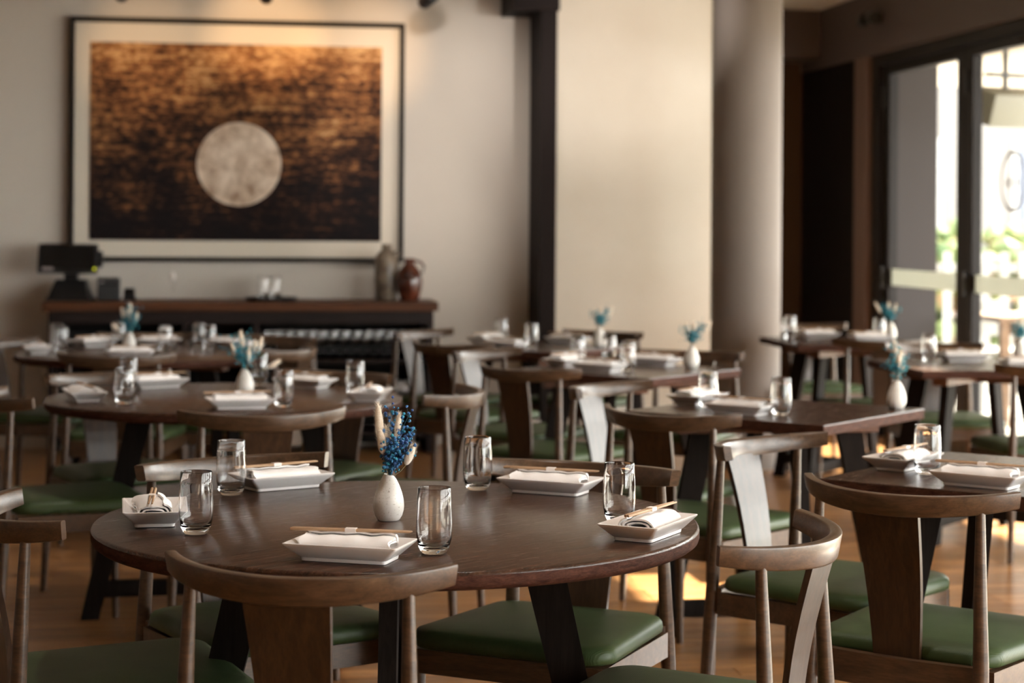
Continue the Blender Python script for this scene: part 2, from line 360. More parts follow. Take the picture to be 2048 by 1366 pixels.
for i in range(N_LEAF):
    b1 = V_TOP - i * LEAF; b0 = b1 - LEAF
    d = struct(empty('door_%d' % (i + 1), (UW + 0.08, (b0 + b1) / 2, 0)), 'black framed full height glass door leaf')
    h = LEAF / 2
    for s in (-1, 1):
        y0, y1 = sorted((s * (h - 0.002), s * (h - 0.12)))
        obj('stile', boxm(-0.03, 0.03, y0, y1, 0.005, 2.395, 0.003), 'alu', d)
    obj('rail', boxm(-0.03, 0.03, -h + 0.12, h - 0.12, 2.335, 2.395, 0.003), 'alu', d)
    obj('rail', boxm(-0.03, 0.03, -h + 0.12, h - 0.12, 0.005, 0.13, 0.003), 'alu', d)
    p = obj('pane', boxm(-0.005, 0.005, -h + 0.115, h - 0.115, 0.125, 2.34), 'pane', d)
    obj('frosted_band', boxm(-0.0075, -0.0058, -h + 0.118, h - 0.118, 0.98, 1.085), 'frost', p)
    bm = bmesh.new(); box(bm, -0.065, -0.03, h - 0.075, h - 0.05, 0.96, 1.10, 0.004); box(bm, -0.04, -0.028, h - 0.08, h - 0.045, 1.0, 1.05)
    obj('handle', finish(bm), 'black_metal', d)
    bm = bmesh.new(); box(bm, -0.05, -0.03, h - 0.06, h - 0.03, 2.12, 2.26, 0.004); obj('hinge', finish(bm), 'black_metal', d)
    if i == 1:
        # round emblem printed on the glass
        bm = bmesh.new(); K = 64
        for (ra, rb, zs) in ((0.168, 0.150, 1.0),):
            A = [bm.verts.new((-0.0062, ra * math.sin(2 * math.pi * q / K), 1.607 + ra * math.cos(2 * math.pi * q / K))) for q in range(K)]
            B = [bm.verts.new((-0.0062, rb * math.sin(2 * math.pi * q / K), 1.607 + rb * math.cos(2 * math.pi * q / K))) for q in range(K)]
            for q in range(K): bm.faces.new((A[q], A[(q + 1) % K], B[(q + 1) % K], B[q]))
        for q, (yy, hh) in enumerate(((-0.09, 0.035), (-0.055, 0.02), (-0.02, 0.03), (0.02, 0.02), (0.055, 0.035), (0.09, 0.02))):
            box(bm, -0.0064, -0.006, yy - 0.008, yy + 0.008, 1.60 - hh, 1.60 + hh)
        e = obj('emblem', finish(bm), 'jamb', p); e.location.y = 10.09 - (b0 + b1) / 2

# ================================================================== OUTSIDE
struct(obj('terrace_pavement', boxm(UW + 0.16, 30, -6, 60, -0.14, -0.02), 'paving'), 'pale terrace paving')
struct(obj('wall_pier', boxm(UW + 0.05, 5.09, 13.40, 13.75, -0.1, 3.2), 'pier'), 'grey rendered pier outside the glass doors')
pg = empty('terrace_canopy', (0, 0, 0)); tag(pg, 'cream slatted canopy over the terrace outside the doors', 'canopy')
OPEN = ((5.38, 5.80, 9.10, 9.66),)         # opening added in the canopy to let a sun patch onto the floor
for i in range(4, 14):
    for j in range(2):
        a0 = UW + 0.17 + j * 1.45; b0 = V0 + i * 1.35; a1, b1 = a0 + 1.44, b0 + 1.34
        bm = bmesh.new(); done = False
        xs = sorted({a0, a1} | {min(max(x, a0), a1) for o4 in OPEN for x in o4[:2]}); ys = sorted({b0, b1} | {min(max(y, b0), b1) for o4 in OPEN for y in o4[2:]})
        for x0, x1 in zip(xs, xs[1:]):
            for y0, y1 in zip(ys, ys[1:]):
                cx_, cy_ = (x0 + x1) / 2, (y0 + y1) / 2
                if any(o4[0] < cx_ < o4[1] and o4[2] < cy_ < o4[3] for o4 in OPEN): continue
                box(bm, x0, x1, y0, y1, 2.58, 2.61)
        obj('canopy_panel', finish(bm), 'cream', pg)
for j in range(2):
    for i in range(3):
        obj('post', boxm(6.98, 7.08, 5.6 + i * 5.2, 5.7 + i * 5.2, -0.02, 2.58), 'white_paint', pg) if j else None
    obj('beam', boxm(UW + 0.17 + j * 2.75, UW + 0.25 + j * 2.75, V0 + 8.1, V0 + 18.9, 2.61, 2.75), 'white_paint', pg)
h = empty('patio_heater', (4.97, 11.9, 2.02), R(20)); tag(h, 'olive grey radiant heater hung under the terrace canopy', 'heater')
bm = bmesh.new(); box(bm, -0.24, 0.24, -0.12, 0.12, 0.0, 0.22, 0.03, Matrix.Rotation(R(18), 4, 'X')); obj('housing', finish(bm, True), 'heater', h)
bm = bmesh.new(); tube(bm, [(0, 0, 0.2), (0, 0, 0.555)], 0.018); box(bm, -0.15, 0.15, -0.03, 0.03, 0.30, 0.325); obj('bracket', finish(bm), 'black_metal', h)
fn = empty('picket_fence', (6.9, 16.4, -0.02), R(-6)); tag(fn, 'white picket fence at the end of the terrace', 'fence')
for i in range(16): obj('picket', plank_mesh.setdefault('pk', boxm(-0.035, 0.035, -0.012, 0.012, 0.05, 1.16)), 'white_paint', fn, (-1.4 + i * 0.17, 0, 0))
for z in (0.25, 0.98): obj('rail', boxm(-1.5, 1.3, 0.013, 0.045, z, z + 0.08), 'white_paint', fn)
hb = bmesh.new(); rr = random.Random(5)
for i in range(420):
    c = Vector((5.8 + rr.random() * 5.5, 19.2 + rr.random() * 1.4, 0.1 + rr.random() * 1.25)); s = 0.08 + rr.random() * 0.14
    mtx = Matrix.Translation(c) @ Matrix.Rotation(rr.random() * 6, 4, 'Z') @ Matrix.Scale(s, 4)
    bmesh.ops.create_icosphere(hb, subdivisions=1, radius=1.0, matrix=mtx)
ho = tag(obj('flowering_hedge', finish(hb, True), 'hedge'), 'green and orange flowering hedge beyond the white fence', 'hedge'); ho['kind'] = 'stuff'
def building(name, label, u0, u1, v0, v1, hgt, wall, nx, nz):
    t = empty(name, ((u0 + u1) / 2, v0, -0.02)); tag(t, label, 'building')
    hw = (u1 - u0) / 2
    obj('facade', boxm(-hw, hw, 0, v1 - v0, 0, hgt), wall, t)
    obj('roof_edge', boxm(-hw - 0.3, hw + 0.3, -0.35, 0.4, hgt, hgt + 0.35), 'white_paint', t)
    for i in range(nx):
        for k in range(nz):
            x = -hw + (i + 0.5) * 2 * hw / nx; z = 1.3 + k * 3.0
            wd = obj('window', boxm(x - 0.62, x + 0.62, -0.06, 0.05, z, z + 1.7), 'white_paint', t)
            obj('pane', boxm(x - 0.52, x + 0.52, -0.08, -0.05, z + 0.1, z + 1.6), 'win_far', wd)
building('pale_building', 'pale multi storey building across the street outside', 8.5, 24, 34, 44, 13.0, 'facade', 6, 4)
building('warm_building', 'low warm toned building in front of pale building outside', 5.0, 8.4, 30, 36, 4.2, 'facade2', 2, 1)
ot = empty('terrace_table', (5.75, 13.2, -0.02)); tag(ot, 'teak table on the terrace outside the doors', 'table')
obj('tabletop', boxm(-0.45, 0.45, -0.45, 0.45, 0.72, 0.76, 0.005), 'teak', ot)
for sx in (-1, 1):
    for sy in (-1, 1): obj('leg', boxm(sx * 0.4 - 0.03, sx * 0.4 + 0.03, sy * 0.4 - 0.03, sy * 0.4 + 0.03, 0, 0.72), 'teak', ot)
for q, (x, y, rz, ww) in enumerate(((5.72, 12.4, 0, 'before'), (5.8, 14.0, math.pi, 'behind'))):
    oc = empty('terrace_chair', (x, y, -0.02), rz); tag(oc, 'white terrace chair standing %s the teak terrace table' % ww, 'chair', 'terrace chairs')
    obj('seat', boxm(-0.22, 0.22, -0.22, 0.22, 0.43, 0.46, 0.005), 'white_paint', oc)
    obj('backrest', boxm(-0.22, 0.22, -0.24, -0.21, 0.55, 0.82, 0.005), 'white_paint', oc)
    for sx in (-1, 1):
        obj('leg', boxm(sx * 0.2 - 0.015, sx * 0.2 + 0.015, -0.24, -0.21, 0, 0.82), 'white_paint', oc)
        obj('leg', boxm(sx * 0.2 - 0.015, sx * 0.2 + 0.015, 0.19, 0.22, 0, 0.43), 'white_paint', oc)

# ================================================================== PICTURE
PU0, PU1, PZ0, PZ1 = -0.893, 1.102, 1.116, 2.572
pu, pz = (PU0 + PU1) / 2, (PZ0 + PZ1) / 2
pic = empty('framed_picture', (pu, V1, pz)); tag(pic, 'large framed print of a pale moon over mottled gold', 'picture')
hw, hh = (PU1 - PU0) / 2, (PZ1 - PZ0) / 2
fw = 0.028
for (x0, x1, z0, z1) in ((-hw, hw, hh - fw, hh), (-hw, hw, -hh, -hh + fw), (-hw, -hw + fw, -hh + fw, hh - fw), (hw - fw, hw, -hh + fw, hh - fw)):
    obj('frame_bar', boxm(x0, x1, -0.07, -0.002, z0, z1, 0.003), 'frame', pic)
obj('mat_board', boxm(-hw + fw, hw - fw, -0.022, -0.012, -hh + fw, hh - fw), 'mat_board', pic)
art = obj('print', boxm(-0.871, 0.871, -0.028, -0.0222, -0.592, 0.592), 'art', pic); art.location = (0.096 - pu, 0, 1.835 - pz)

# ================================================================== TRACK SPOTLIGHTS
TRV = 10.6
tk = tag(obj('lighting_track', boxm(-1.2, 1.6, TRV - 0.017, TRV + 0.017, CEIL - 0.035, CEIL), 'black_metal'), 'black ceiling track carrying the picture spotlights', 'track')
def spot(u, aim, nm, power, col, size=50):
    t = empty('track_spotlight', (u, TRV, CEIL - 0.035)); tag(t, 'black spotlight on ceiling track aimed at the %s' % nm, 'spotlight', 'picture spotlights')
    bm = bmesh.new(); tube(bm, [(0, 0, 0), (0, 0, -0.24)], 0.010, 8); box(bm, -0.03, 0.03, -0.016, 0.016, -0.03, 0.0); obj('stem', finish(bm), 'black_metal', t)
    d = Vector(aim) - Vector((u, TRV, CEIL - 0.297)); q = d.to_track_quat('-Z', 'Y')
    bm = bmesh.new(); lathe(bm, [(0.0, 0.085), (0.036, 0.085), (0.038, 0.08), (0.038, -0.085), (0.034, -0.088), (0.034, -0.06), (0.0, -0.06)], 24)
    o = obj('lamp_head', finish(bm, True), 'black_metal', t); o.location = (0, 0, -0.262); o.rotation_euler = q.to_euler()
    ld = bpy.data.lights.new('spot_lamp', 'SPOT'); ld.energy = power; ld.color = col; ld.spot_size = R(size); ld.spot_blend = 0.9; ld.shadow_soft_size = 0.025
    lo = bpy.data.objects.new('spot_lamp', ld); COL.objects.link(lo); lo.parent = t; lo.location = Vector((0, 0, -0.262)) + d.normalized() * 0.07; lo.rotation_euler = q.to_euler()
WARM = (1.0, 0.62, 0.30)
spot(-0.54, (-0.45, V1, 2.35), 'left of the picture', 9, WARM, 45)
spot(0.237, (0.25, V1, 2.50), 'middle of the picture', 20, WARM, 42)
spot(1.118, (0.85, V1, 2.40), 'right of the picture', 13, WARM, 45)
TR2 = 9.3  # second track and its two spotlights are added, out of view, to brighten the walls
tag(obj('lighting_track', boxm(0.6, 3.0, TR2 - 0.017, TR2 + 0.017, CEIL - 0.035, CEIL), 'black_metal'), 'added black ceiling track, unseen, carrying the added wall washing spotlights', 'track')
TRV = TR2
spot(1.0, (1.25, V1, 1.9), 'wall beside the picture, added as fill', 42, (1.0, 0.93, 0.86), 46)
spot(2.4, (2.4, 11.6, 2.5), 'pale panel, added as fill', 34, (1.0, 0.93, 0.86), 50)
def added_lamp(u, v_, where, power=30):  # unseen ceiling lamps added to brighten the table settings
    t = empty('added_ceiling_lamp', (u, v_, CEIL)); tag(t, 'added ceiling fill lamp over the %s' % where, 'added_lamp', 'added fill lamps over the tables')
    bm = bmesh.new(); lathe(bm, [(0.035, -0.001), (0.05, -0.001), (0.05, -0.006), (0.035, -0.006)], 28, False, False); obj('bezel', finish(bm, True), 'black_metal', t)
    ld = bpy.data.lights.new('added_lamp_light', 'SPOT'); ld.energy = power; ld.color = (1.0, 0.92, 0.84); ld.spot_size = R(74); ld.spot_blend = 0.8; ld.shadow_soft_size = 0.06
    lo = bpy.data.objects.new('added_lamp_light', ld); COL.objects.link(lo); lo.parent = t; lo.location = (0, 0, -0.012)
added_lamp(0.55, 3.75, 'front round table', 34)
added_lamp(0.10, 6.70, 'middle round table', 30)
added_lamp(-0.25, 9.05, 'round table by sideboard', 26)
added_lamp(1.90, 4.60, 'nearest square table', 20)
added_lamp(1.80, 6.25, 'third square table from pale wall', 20)
added_lamp(1.66, 8.05, 'second square table from pale wall', 20)
ws = empty('wall_spotlight', (UW - 0.01, 12.02, 2.69)); tag(ws, 'small black twin spotlight fixed to the dark band above doors', 'spotlight')
bm = bmesh.new(); tube(bm, [(0, 0, 0), (-0.03, 0, 0)], 0.035, 16); obj('rose', finish(bm), 'black_metal', ws)
bm = bmesh.new(); tube(bm, [(-0.03, 0, 0), (-0.07, -0.02, 0)], 0.012, 8); obj('arm', finish(bm), 'black_metal', ws)
for s in (-1, 1):
    bm = bmesh.new(); tube(bm, [(-0.085, s * 0.035, 0), (-0.085, s * 0.13, -0.01)], 0.038, 16); obj('lamp_head', finish(bm), 'black_metal', ws)

# ================================================================== SIDEBOARD
SB0, SB1, SF, ST = -1.005, 1.272, 11.41, 0.893
sb = empty('sideboard', ((SB0 + SB1) / 2, 11.65, 0)); tag(sb, 'dark timber sideboard with brown top under the moon picture', 'sideboard')
hw = (SB1 - SB0) / 2
obj('countertop', boxm(-hw, hw, -0.24, 0.235, ST - 0.054, ST, 0.004), 'counter', sb)
obj('front_band', boxm(-hw + 0.05, hw - 0.05, -0.205, -0.175, 0.765, ST - 0.054), 'sideboard', sb)
for x in (-hw + 0.03, -0.35, 0.06 - 0.0, hw - 0.06):
    obj('upright', boxm(x, x + 0.035, -0.20, 0.20, 0.0, ST - 0.054), 'sideboard', sb)
obj('back_panel', boxm(-hw + 0.03, hw - 0.03, 0.20, 0.225, 0.02, ST - 0.054), 'inside', sb)
for z in (0.10, 0.33, 0.53):
    obj('shelf', boxm(-hw + 0.065, hw - 0.06, -0.19, 0.20, z, z + 0.022), 'sideboard', sb)

# ---- lathe profiles
def glass_mesh(prof_o, prof_i, seg=48):
    bm = bmesh.new(); lathe(bm, prof_o + prof_i, seg, cap0=False, cap1=False); return finish(bm, True, 60)
G_OUT = [(0.0, 0.0), (0.0185, 0.0), (0.0215, 0.0015), (0.0255, 0.0065), (0.0292, 0.015), (0.0318, 0.027), (0.0331, 0.040), (0.0333, 0.052), (0.0328, 0.072), (0.0316, 0.096), (0.0304, 0.1195)]
G_IN = [(0.0300, 0.1205), (0.0296, 0.1203), (0.0292, 0.119), (0.0304, 0.096), (0.0316, 0.072), (0.0320, 0.052), (0.0317, 0.040), (0.0302, 0.029), (0.0270, 0.020), (0.0210, 0.0135), (0.0120, 0.0105), (0.0, 0.0098)]
ME = {}
ME['tumbler'] = glass_mesh(G_OUT, G_IN, 56); ME['tumbler'].materials.append(M['glass'])
WG_O = [(0.0, 0.0), (0.030, 0.0), (0.031, 0.002), (0.010, 0.006), (0.004, 0.010), (0.0036, 0.07), (0.008, 0.078), (0.025, 0.092), (0.033, 0.115), (0.033, 0.135), (0.028, 0.168)]
WG_I = [(0.0272, 0.168), (0.032, 0.135), (0.032, 0.115), (0.024, 0.094), (0.007, 0.081), (0.0, 0.080)]
ME['wine'] = glass_mesh(WG_O, WG_I, 20); ME['wine'].materials.append(M['glass'])
def thing_mesh(name, key, loc, rz, label, cat, group=None):
    o = bpy.data.objects.new(name, ME[key]); COL.objects.link(o); o.location = loc; o.rotation_euler = (0, 0, rz)
    return tag(o, label, cat, group)
for row_ in range(2):
    for i in range(14):
        x = 0.26 + i * 0.066 + row_ * 0.03
        thing_mesh('wine_glass', 'wine', (x, 11.53 + row_ * 0.10, 0.552), 0, 'stemmed wine glass in the %s row on sideboard shelf' % ('front', 'rear')[row_], 'glass', 'wine glasses on the sideboard shelf')
bm = bmesh.new(); lathe(bm, [(0.0, 0.0), (0.06, 0.0), (0.12, 0.012), (0.12, 0.015), (0.06, 0.004), (0.0, 0.004)], 28); ME['plate'] = finish(bm, True); ME['plate'].materials.append(M['dish'])
for q, (x, k) in enumerate(((0.50, 6), (0.80, 8), (1.05, 7))):
    for i in range(k):
        thing_mesh('round_plate', 'plate', (x, 11.62, 0.352 + i * 0.0075), 0, 'round white plate in %s stack on lower sideboard shelf' % ('the leftmost', 'the middle', 'the rightmost')[q], 'plate', 'plates on the lower sideboard shelf')
# ---- point of sale terminal
t = empty('sales_terminal', (-0.862, 11.62, ST), R(-6)); tag(t, 'black touch screen sales terminal on the sideboard', 'terminal')
bm = bmesh.new(); box(bm, -0.125, 0.125, -0.11, 0.11, 0, 0.02, 0.004)
loft(bm, [[(-0.115, -0.10, 0.02), (0.115, -0.10, 0.02), (0.115, 0.10, 0.02), (-0.115, 0.10, 0.02)], [(-0.085, -0.01, 0.12), (0.085, -0.01, 0.12), (0.085, 0.08, 0.12), (-0.085, 0.08, 0.12)]])
obj('base', finish(bm), 'black', t)
bm = bmesh.new(); box(bm, -0.04, 0.04, 0.0, 0.06, 0.115, 0.19); obj('neck', finish(bm), 'black', t)
mt = Matrix.Translation((0, -0.02, 0.24)) @ Matrix.Rotation(R(-16), 4, 'X')
bm = bmesh.new(); box(bm, -0.185, 0.16, -0.02, 0.02, -0.085, 0.09, 0.008, mt); hd = obj('monitor', finish(bm), 'black', t)
bm = bmesh.new(); box(bm, -0.165, 0.14, -0.0225, -0.0201, -0.06, 0.075, 0, mt); obj('screen', finish(bm), 'screen', hd)
bm = bmesh.new(); box(bm, -0.155, -0.09, -0.0245, -0.0226, -0.075, -0.055, 0, mt); obj('sticker', finish(bm), 'grey_card', hd)
bm = bmesh.new(); box(bm, 0.142, 0.152, -0.0235, -0.0202, -0.068, -0.058, 0, mt); obj('status_light', finish(bm), 'led', hd)
bm = bmesh.new(); box(bm, 0.16, 0.19, -0.012, 0.012, -0.05, 0.05, 0.01, mt); obj('card_slot', finish(bm), 'black', hd)
t = empty('receipt_printer', (-0.645, 11.64, ST), R(4)); tag(t, 'black box shaped receipt printer beside the sales terminal', 'printer')
obj('body', boxm(-0.066, 0.066, -0.09, 0.09, 0, 0.132, 0.008), 'black', t)
obj('paper_slot', boxm(-0.05, 0.05, -0.0925, -0.0895, 0.09, 0.098), 'screen', t); obj('badge', boxm(-0.055, -0.03, -0.0925, -0.0895, 0.105, 0.112), 'grey_card', t)
t = empty('card_reader', (-0.525, 11.60, ST), 0); tag(t, 'small black card reader on the sideboard beside the printer', 'card reader')
bm = bmesh.new(); loft(bm, [[(-0.036, -0.04, 0), (0.036, -0.04, 0), (0.036, 0.05, 0), (-0.036, 0.05, 0)], [(-0.03, 0.0, 0.072), (0.03, 0.0, 0.072), (0.03, 0.045, 0.072), (-0.03, 0.045, 0.072)]]); obj('body', finish(bm), 'black', t)
mt = Matrix.Translation((0, -0.0225, 0.04)) @ Matrix.Rotation(R(-29), 4, 'X')
bm = bmesh.new(); box(bm, -0.024, 0.024, -0.003, 0.0, -0.004, 0.028, 0, mt); obj('display', finish(bm), 'screen', t)
t = empty('flute_glass', (-0.275, 11.62, ST)); tag(t, 'tall clear flute with a pale top on the sideboard', 'glass')
bm = bmesh.new(); lathe(bm, [(0.0, 0.0), (0.028, 0.0), (0.028, 0.003), (0.004, 0.008), (0.0035, 0.05), (0.008, 0.06), (0.017, 0.13), (0.0165, 0.13), (0.007, 0.062), (0.0, 0.06)], 24, False, False); obj('glass', finish(bm, True), 'glass', t)
bm = bmesh.new(); lathe(bm, [(0.0, 0.118), (0.014, 0.12), (0.016, 0.13), (0.014, 0.150), (0.008, 0.165), (0.0, 0.168)], 20); obj('pale_top', finish(bm, True), 'wax', t)
t = empty('serving_tray', (0.30, 11.60, ST)); tag(t, 'black round tray with two tumblers on the sideboard', 'tray')
bm = bmesh.new(); lathe(bm, [(0.0, 0.0), (0.145, 0.0), (0.157, 0.02), (0.154, 0.021), (0.143, 0.005), (0.0, 0.005)], 48); obj('tray', finish(bm, True), 'black', t)
for q, (x, y, ww) in enumerate(((0.255, 11.60, 'nearer the card reader'), (0.325, 11.61, 'nearer the stoneware jar'))):
    o = thing_mesh('tumbler', 'tumbler', (x, y, ST + 0.0055), 0, 'clear tumbler on the sideboard tray, the one %s' % ww, 'glass', 'tumblers on the sideboard tray'); o.scale = (1.0, 1.0, 1.15)
t = empty('stoneware_jar', (0.985, 11.66, ST)); tag(t, 'tall mottled grey brown stoneware jar on the sideboard', 'jar')
bm = bmesh.new(); lathe(bm, [(0.0, 0.0), (0.060, 0.0), (0.064, 0.01), (0.072, 0.12), (0.072, 0.22), (0.060, 0.275), (0.034, 0.30), (0.028, 0.315), (0.034, 0.335), (0.028, 0.338), (0.022, 0.32), (0.0, 0.31)], 36); obj('body', finish(bm, True), 'stoneware', t)
bm = bmesh.new(); tube(bm, [(0.05, 0, 0.285), (0.075, 0, 0.31), (0.07, 0, 0.26)], 0.009, 8); obj('lug', finish(bm, True), 'stoneware', t)
t = empty('glazed_jug', (1.115, 11.58, ST)); tag(t, 'round brown glazed jug with a small handle on the sideboard', 'jug')
bm = bmesh.new(); lathe(bm, [(0.0, 0.0), (0.048, 0.0), (0.055, 0.008), (0.074, 0.07), (0.078, 0.12), (0.068, 0.175), (0.042, 0.208), (0.030, 0.222), (0.030, 0.24), (0.038, 0.252), (0.032, 0.254), (0.024, 0.24), (0.0, 0.225)], 36); obj('body', finish(bm, True), 'jug', t)
bm = bmesh.new(); tube(bm, [(0.03, -0.01, 0.238), (0.062, -0.015, 0.235), (0.085, -0.02, 0.205), (0.075, -0.02, 0.165)], 0.008, 8); obj('handle', finish(bm, True), 'jug', t)

# ================================================================== CHAIRS
def rail_mesh():
    W, SAG, N = 0.243, 0.128, 28
    Rr = (W * W + SAG * SAG) / (2 * SAG); cyy = -0.30 + Rr; th = math.asin(W / Rr)
    rings = []
    for i in range(N + 1):
        s = -1 + 2 * i / N; a = s * th
        nx, ny = math.sin(a), -math.cos(a)
        px, py = Rr * nx, cyy + Rr * ny
        ht = 0.047 - 0.011 * s * s; top = 0.789 + 0.011 * s * s; t2 = 0.0125 - 0.002 * abs(s)
        cr = 0.0038
        sec = []
        for (sx, sz) in ((1, 1), (-1, 1), (-1, -1), (1, -1)):
            a0 = {(1, 1): 0, (-1, 1): 90, (-1, -1): 180, (1, -1): 270}[(sx, sz)]
            for q in (0, 45, 90):
                sec.append((sx * (t2 - cr) + cr * math.cos(R(a0 + q)), sz * (ht / 2 - cr) + cr * math.sin(R(a0 + q))))
        lean = 0.18
        zc = top - ht / 2
        ring = []
        for (e, z) in sec:
            off = e + z * lean
            ring.append((px + nx * off, py + ny * off, zc + z))
        rings.append(ring)
    bm = bmesh.new(); loft(bm, rings); return finish(bm, True, 50)
def seat_outline(k=0.0, n=10):
    pts = []; cr = 0.06
    corners = [(-0.215, -0.225), (0.215, -0.225), (0.24, 0.215), (-0.24, 0.215)]
    for i, (x, y) in enumerate(corners):
        sx = 1 if x > 0 else -1; sy = 1 if y > 0 else -1
        ccx, ccy = x - sx * cr, y - sy * cr
        a0 = [180, 270, 0, 90][i]
        for q in range(n + 1):
            a = R(a0 + 90 * q / n); pts.append((ccx + cr * math.cos(a), ccy + cr * math.sin(a)))
        nx_, ny_ = corners[(i + 1) % 4]
        for q in range(1, 6):
            f = q / 6; pts.append((x + (nx_ - x) * f, y + (ny_ - y) * f) if False else None)
    return [p for p in pts if p]
def seat_mesh():
    o = seat_outline(); bm = bmesh.new(); rings = []
    for s, z in ((0.97, 0.424), (0.995, 0.428), (1.0, 0.438), (0.992, 0.449), (0.965, 0.458), (0.90, 0.464), (0.75, 0.469), (0.5, 0.473), (0.25, 0.475)):
        rings.append([(x * s, y * s, z + 0.006 * (abs(x) / 0.24) ** 2 * s * s) for x, y in o])
    rs = loft(bm, rings, cap=False)
    bm.faces.new(rs[0][::-1]); bm.faces.new(rs[-1]); return finish(bm, True, 60)
def seat_frame_mesh():
    bm = bmesh.new()
    for s in (-1, 1):
        loft(bm, [[(s * 0.190, -0.215, 0.368), (s * 0.212, -0.215, 0.368), (s * 0.212, -0.215, 0.424), (s * 0.190, -0.215, 0.424)],
                  [(s * 0.208, 0.195, 0.372), (s * 0.230, 0.195, 0.372), (s * 0.230, 0.195, 0.424), (s * 0.208, 0.195, 0.424)]])
    box(bm, -0.21, 0.21, 0.178, 0.200, 0.372, 0.424)
    N = 10; rings = []                                  # bowed back apron
    for i in range(N + 1):
        x = -0.20 + 0.40 * i / N; y = -0.228 - 0.018 * (1 - (x / 0.2) ** 2)
        zb = 0.366 - 0.0 * x
        rings.append([(x, y - 0.011, zb), (x, y + 0.011, zb), (x, y + 0.011, 0.434), (x, y - 0.011, 0.434)])
    loft(bm, rings)
    return finish(bm)
def splat_mesh():
    bm = bmesh.new(); rings = []
    for i in range(9):
        f = i / 8; z = 0.400 + f * (0.750 - 0.400); y = -0.228 - 0.060 * f + 0.012 * math.sin(f * math.pi)
        hw_ = 0.051 + 0.023 * f
        rings.append([(-hw_, y - 0.006, z), (hw_, y - 0.006, z), (hw_, y + 0.006, z), (-hw_, y + 0.006, z)])
    loft(bm, rings); return finish(bm)
def rear_leg(s):
    bm = bmesh.new()
    tube(bm, [(s * 0.186, -0.231, 0.768), (s * 0.190, -0.239, 0.60), (s * 0.196, -0.247, 0.44), (s * 0.199, -0.253, 0.34), (s * 0.210, -0.272, 0.0)], [0.0098, 0.0138, 0.0168, 0.0170, 0.0115], 14); return finish(bm, True, 60)
def front_leg(s):
    bm = bmesh.new()
    tube(bm, [(s * 0.216, 0.185, 0.424), (s * 0.217, 0.187, 0.34), (s * 0.222, 0.198, 0.0)], [0.0165, 0.0165, 0.011], 14); return finish(bm, True, 60)
CH = [('top_rail', rail_mesh(), 'chair_x'), ('splat', splat_mesh(), 'splat'), ('seat', seat_mesh(), 'vinyl'), ('seat_frame', seat_frame_mesh(), 'chair_x'),
      ('leg', rear_leg(-1), 'chair'), ('leg', rear_leg(1), 'chair'), ('leg', front_leg(-1), 'chair'), ('leg', front_leg(1), 'chair')]
for n_, me, mm in CH: me.materials.append(M[mm]); me.name = n_
def chair(chord, ang, label, group):
    a = R(ang); f = (-math.sin(a), math.cos(a))
    t = empty('dining_chair', (chord[0] + 0.172 * f[0], chord[1] + 0.172 * f[1], 0), a); tag(t, label, 'chair', group)
    for n_, me, mm in CH:
        o = bpy.data.objects.new(n_, me); COL.objects.link(o); o.parent = t
        if n_ == 'seat': o['label'] = 'green vinyl seat pad'
    return t

# ================================================================== TABLES
def board(bm, p0, p1, w0, w1, th, face):
    # tapering board from p0 (top) to p1 (bottom); face = its wide direction
    p0, p1, fv = Vector(p0), Vector(p1), Vector(face).normalized()
    t = (p1 - p0).normalized(); nv = t.cross(fv).normalized()
    loft(bm, [[p0 + fv * w0 / 2 + nv * th / 2, p0 - fv * w0 / 2 + nv * th / 2, p0 - fv * w0 / 2 - nv * th / 2, p0 + fv * w0 / 2 - nv * th / 2],
              [p1 + fv * w1 / 2 + nv * th / 2, p1 - fv * w1 / 2 + nv * th / 2, p1 - fv * w1 / 2 - nv * th / 2, p1 + fv * w1 / 2 - nv * th / 2]])
def base_meshes(top, bot):
    out = []
    for sx in (-1, 1):
        for sy in (-1, 1):
            bm = bmesh.new(); board(bm, (sx * top, sy * top, 0.715), (sx * bot, sy * bot, 0.0), 0.085, 0.060, 0.034, (sx, sy, 0)); out.append(('leg', finish(bm), 'leg_dark'))
    for s in (0, 1):
        bm = bmesh.new(); mt_ = Matrix.Rotation(R(45 + 90 * s), 4, 'Z'); L = top * 1.4142 + 0.10
        box(bm, -L, L, -0.035, 0.035, 0.676 - s * 0.0, 0.7155 , 0.003, mt_); out.append(('cleat', finish(bm), 'cleat'))
        bm = bmesh.new(); L2 = (bot - (bot - top) * 0.14) * 1.4142
        box(bm, -L2, L2, -0.018, 0.018, 0.075, 0.130, 0.003, mt_); out.append(('stretcher', finish(bm), 'leg_dark'))
    return out
bm = bmesh.new(); lathe(bm, [(0.0, 0.716), (0.600, 0.716), (0.608, 0.722), (0.610, 0.728), (0.610, 0.743), (0.608, 0.748), (0.604, 0.750), (0.0, 0.750)], 128); rt = finish(bm, True, 50); rt.materials.append(M['table']); rt.materials.append(M['table_edge'])
for p in rt.polygons: p.material_index = 0 if p.normal.z > 0.25 else 1
RT = [('tabletop', rt, None)] + base_meshes(0.20, 0.32)
SQ = 0.361
sqt = boxm(-SQ, SQ, -SQ, SQ, 0.716, 0.750, 0.004); sqt.materials.append(M['table']); sqt.materials.append(M['table_edge'])
for p in sqt.polygons: p.material_index = 0 if p.normal.z > 0.25 else 1
ST_ = [('tabletop', sqt, None)] + base_meshes(0.17, 0.27)
for lst in (RT, ST_):
    for n_, me, mm in lst:
        if mm and not me.materials: me.materials.append(M[mm])
def table(kind, c, ang, label, group):
    t = empty('round_table' if kind == 'r' else 'square_table', (c[0], c[1], 0), R(ang)); tag(t, label, 'table', group)
    for n_, me, mm in (RT if kind == 'r' else ST_):
        o = bpy.data.objects.new(n_, me); COL.objects.link(o); o.parent = t
        if n_ == 'cleat': o['label'] = 'reddish timber cleat under the top'
    return t

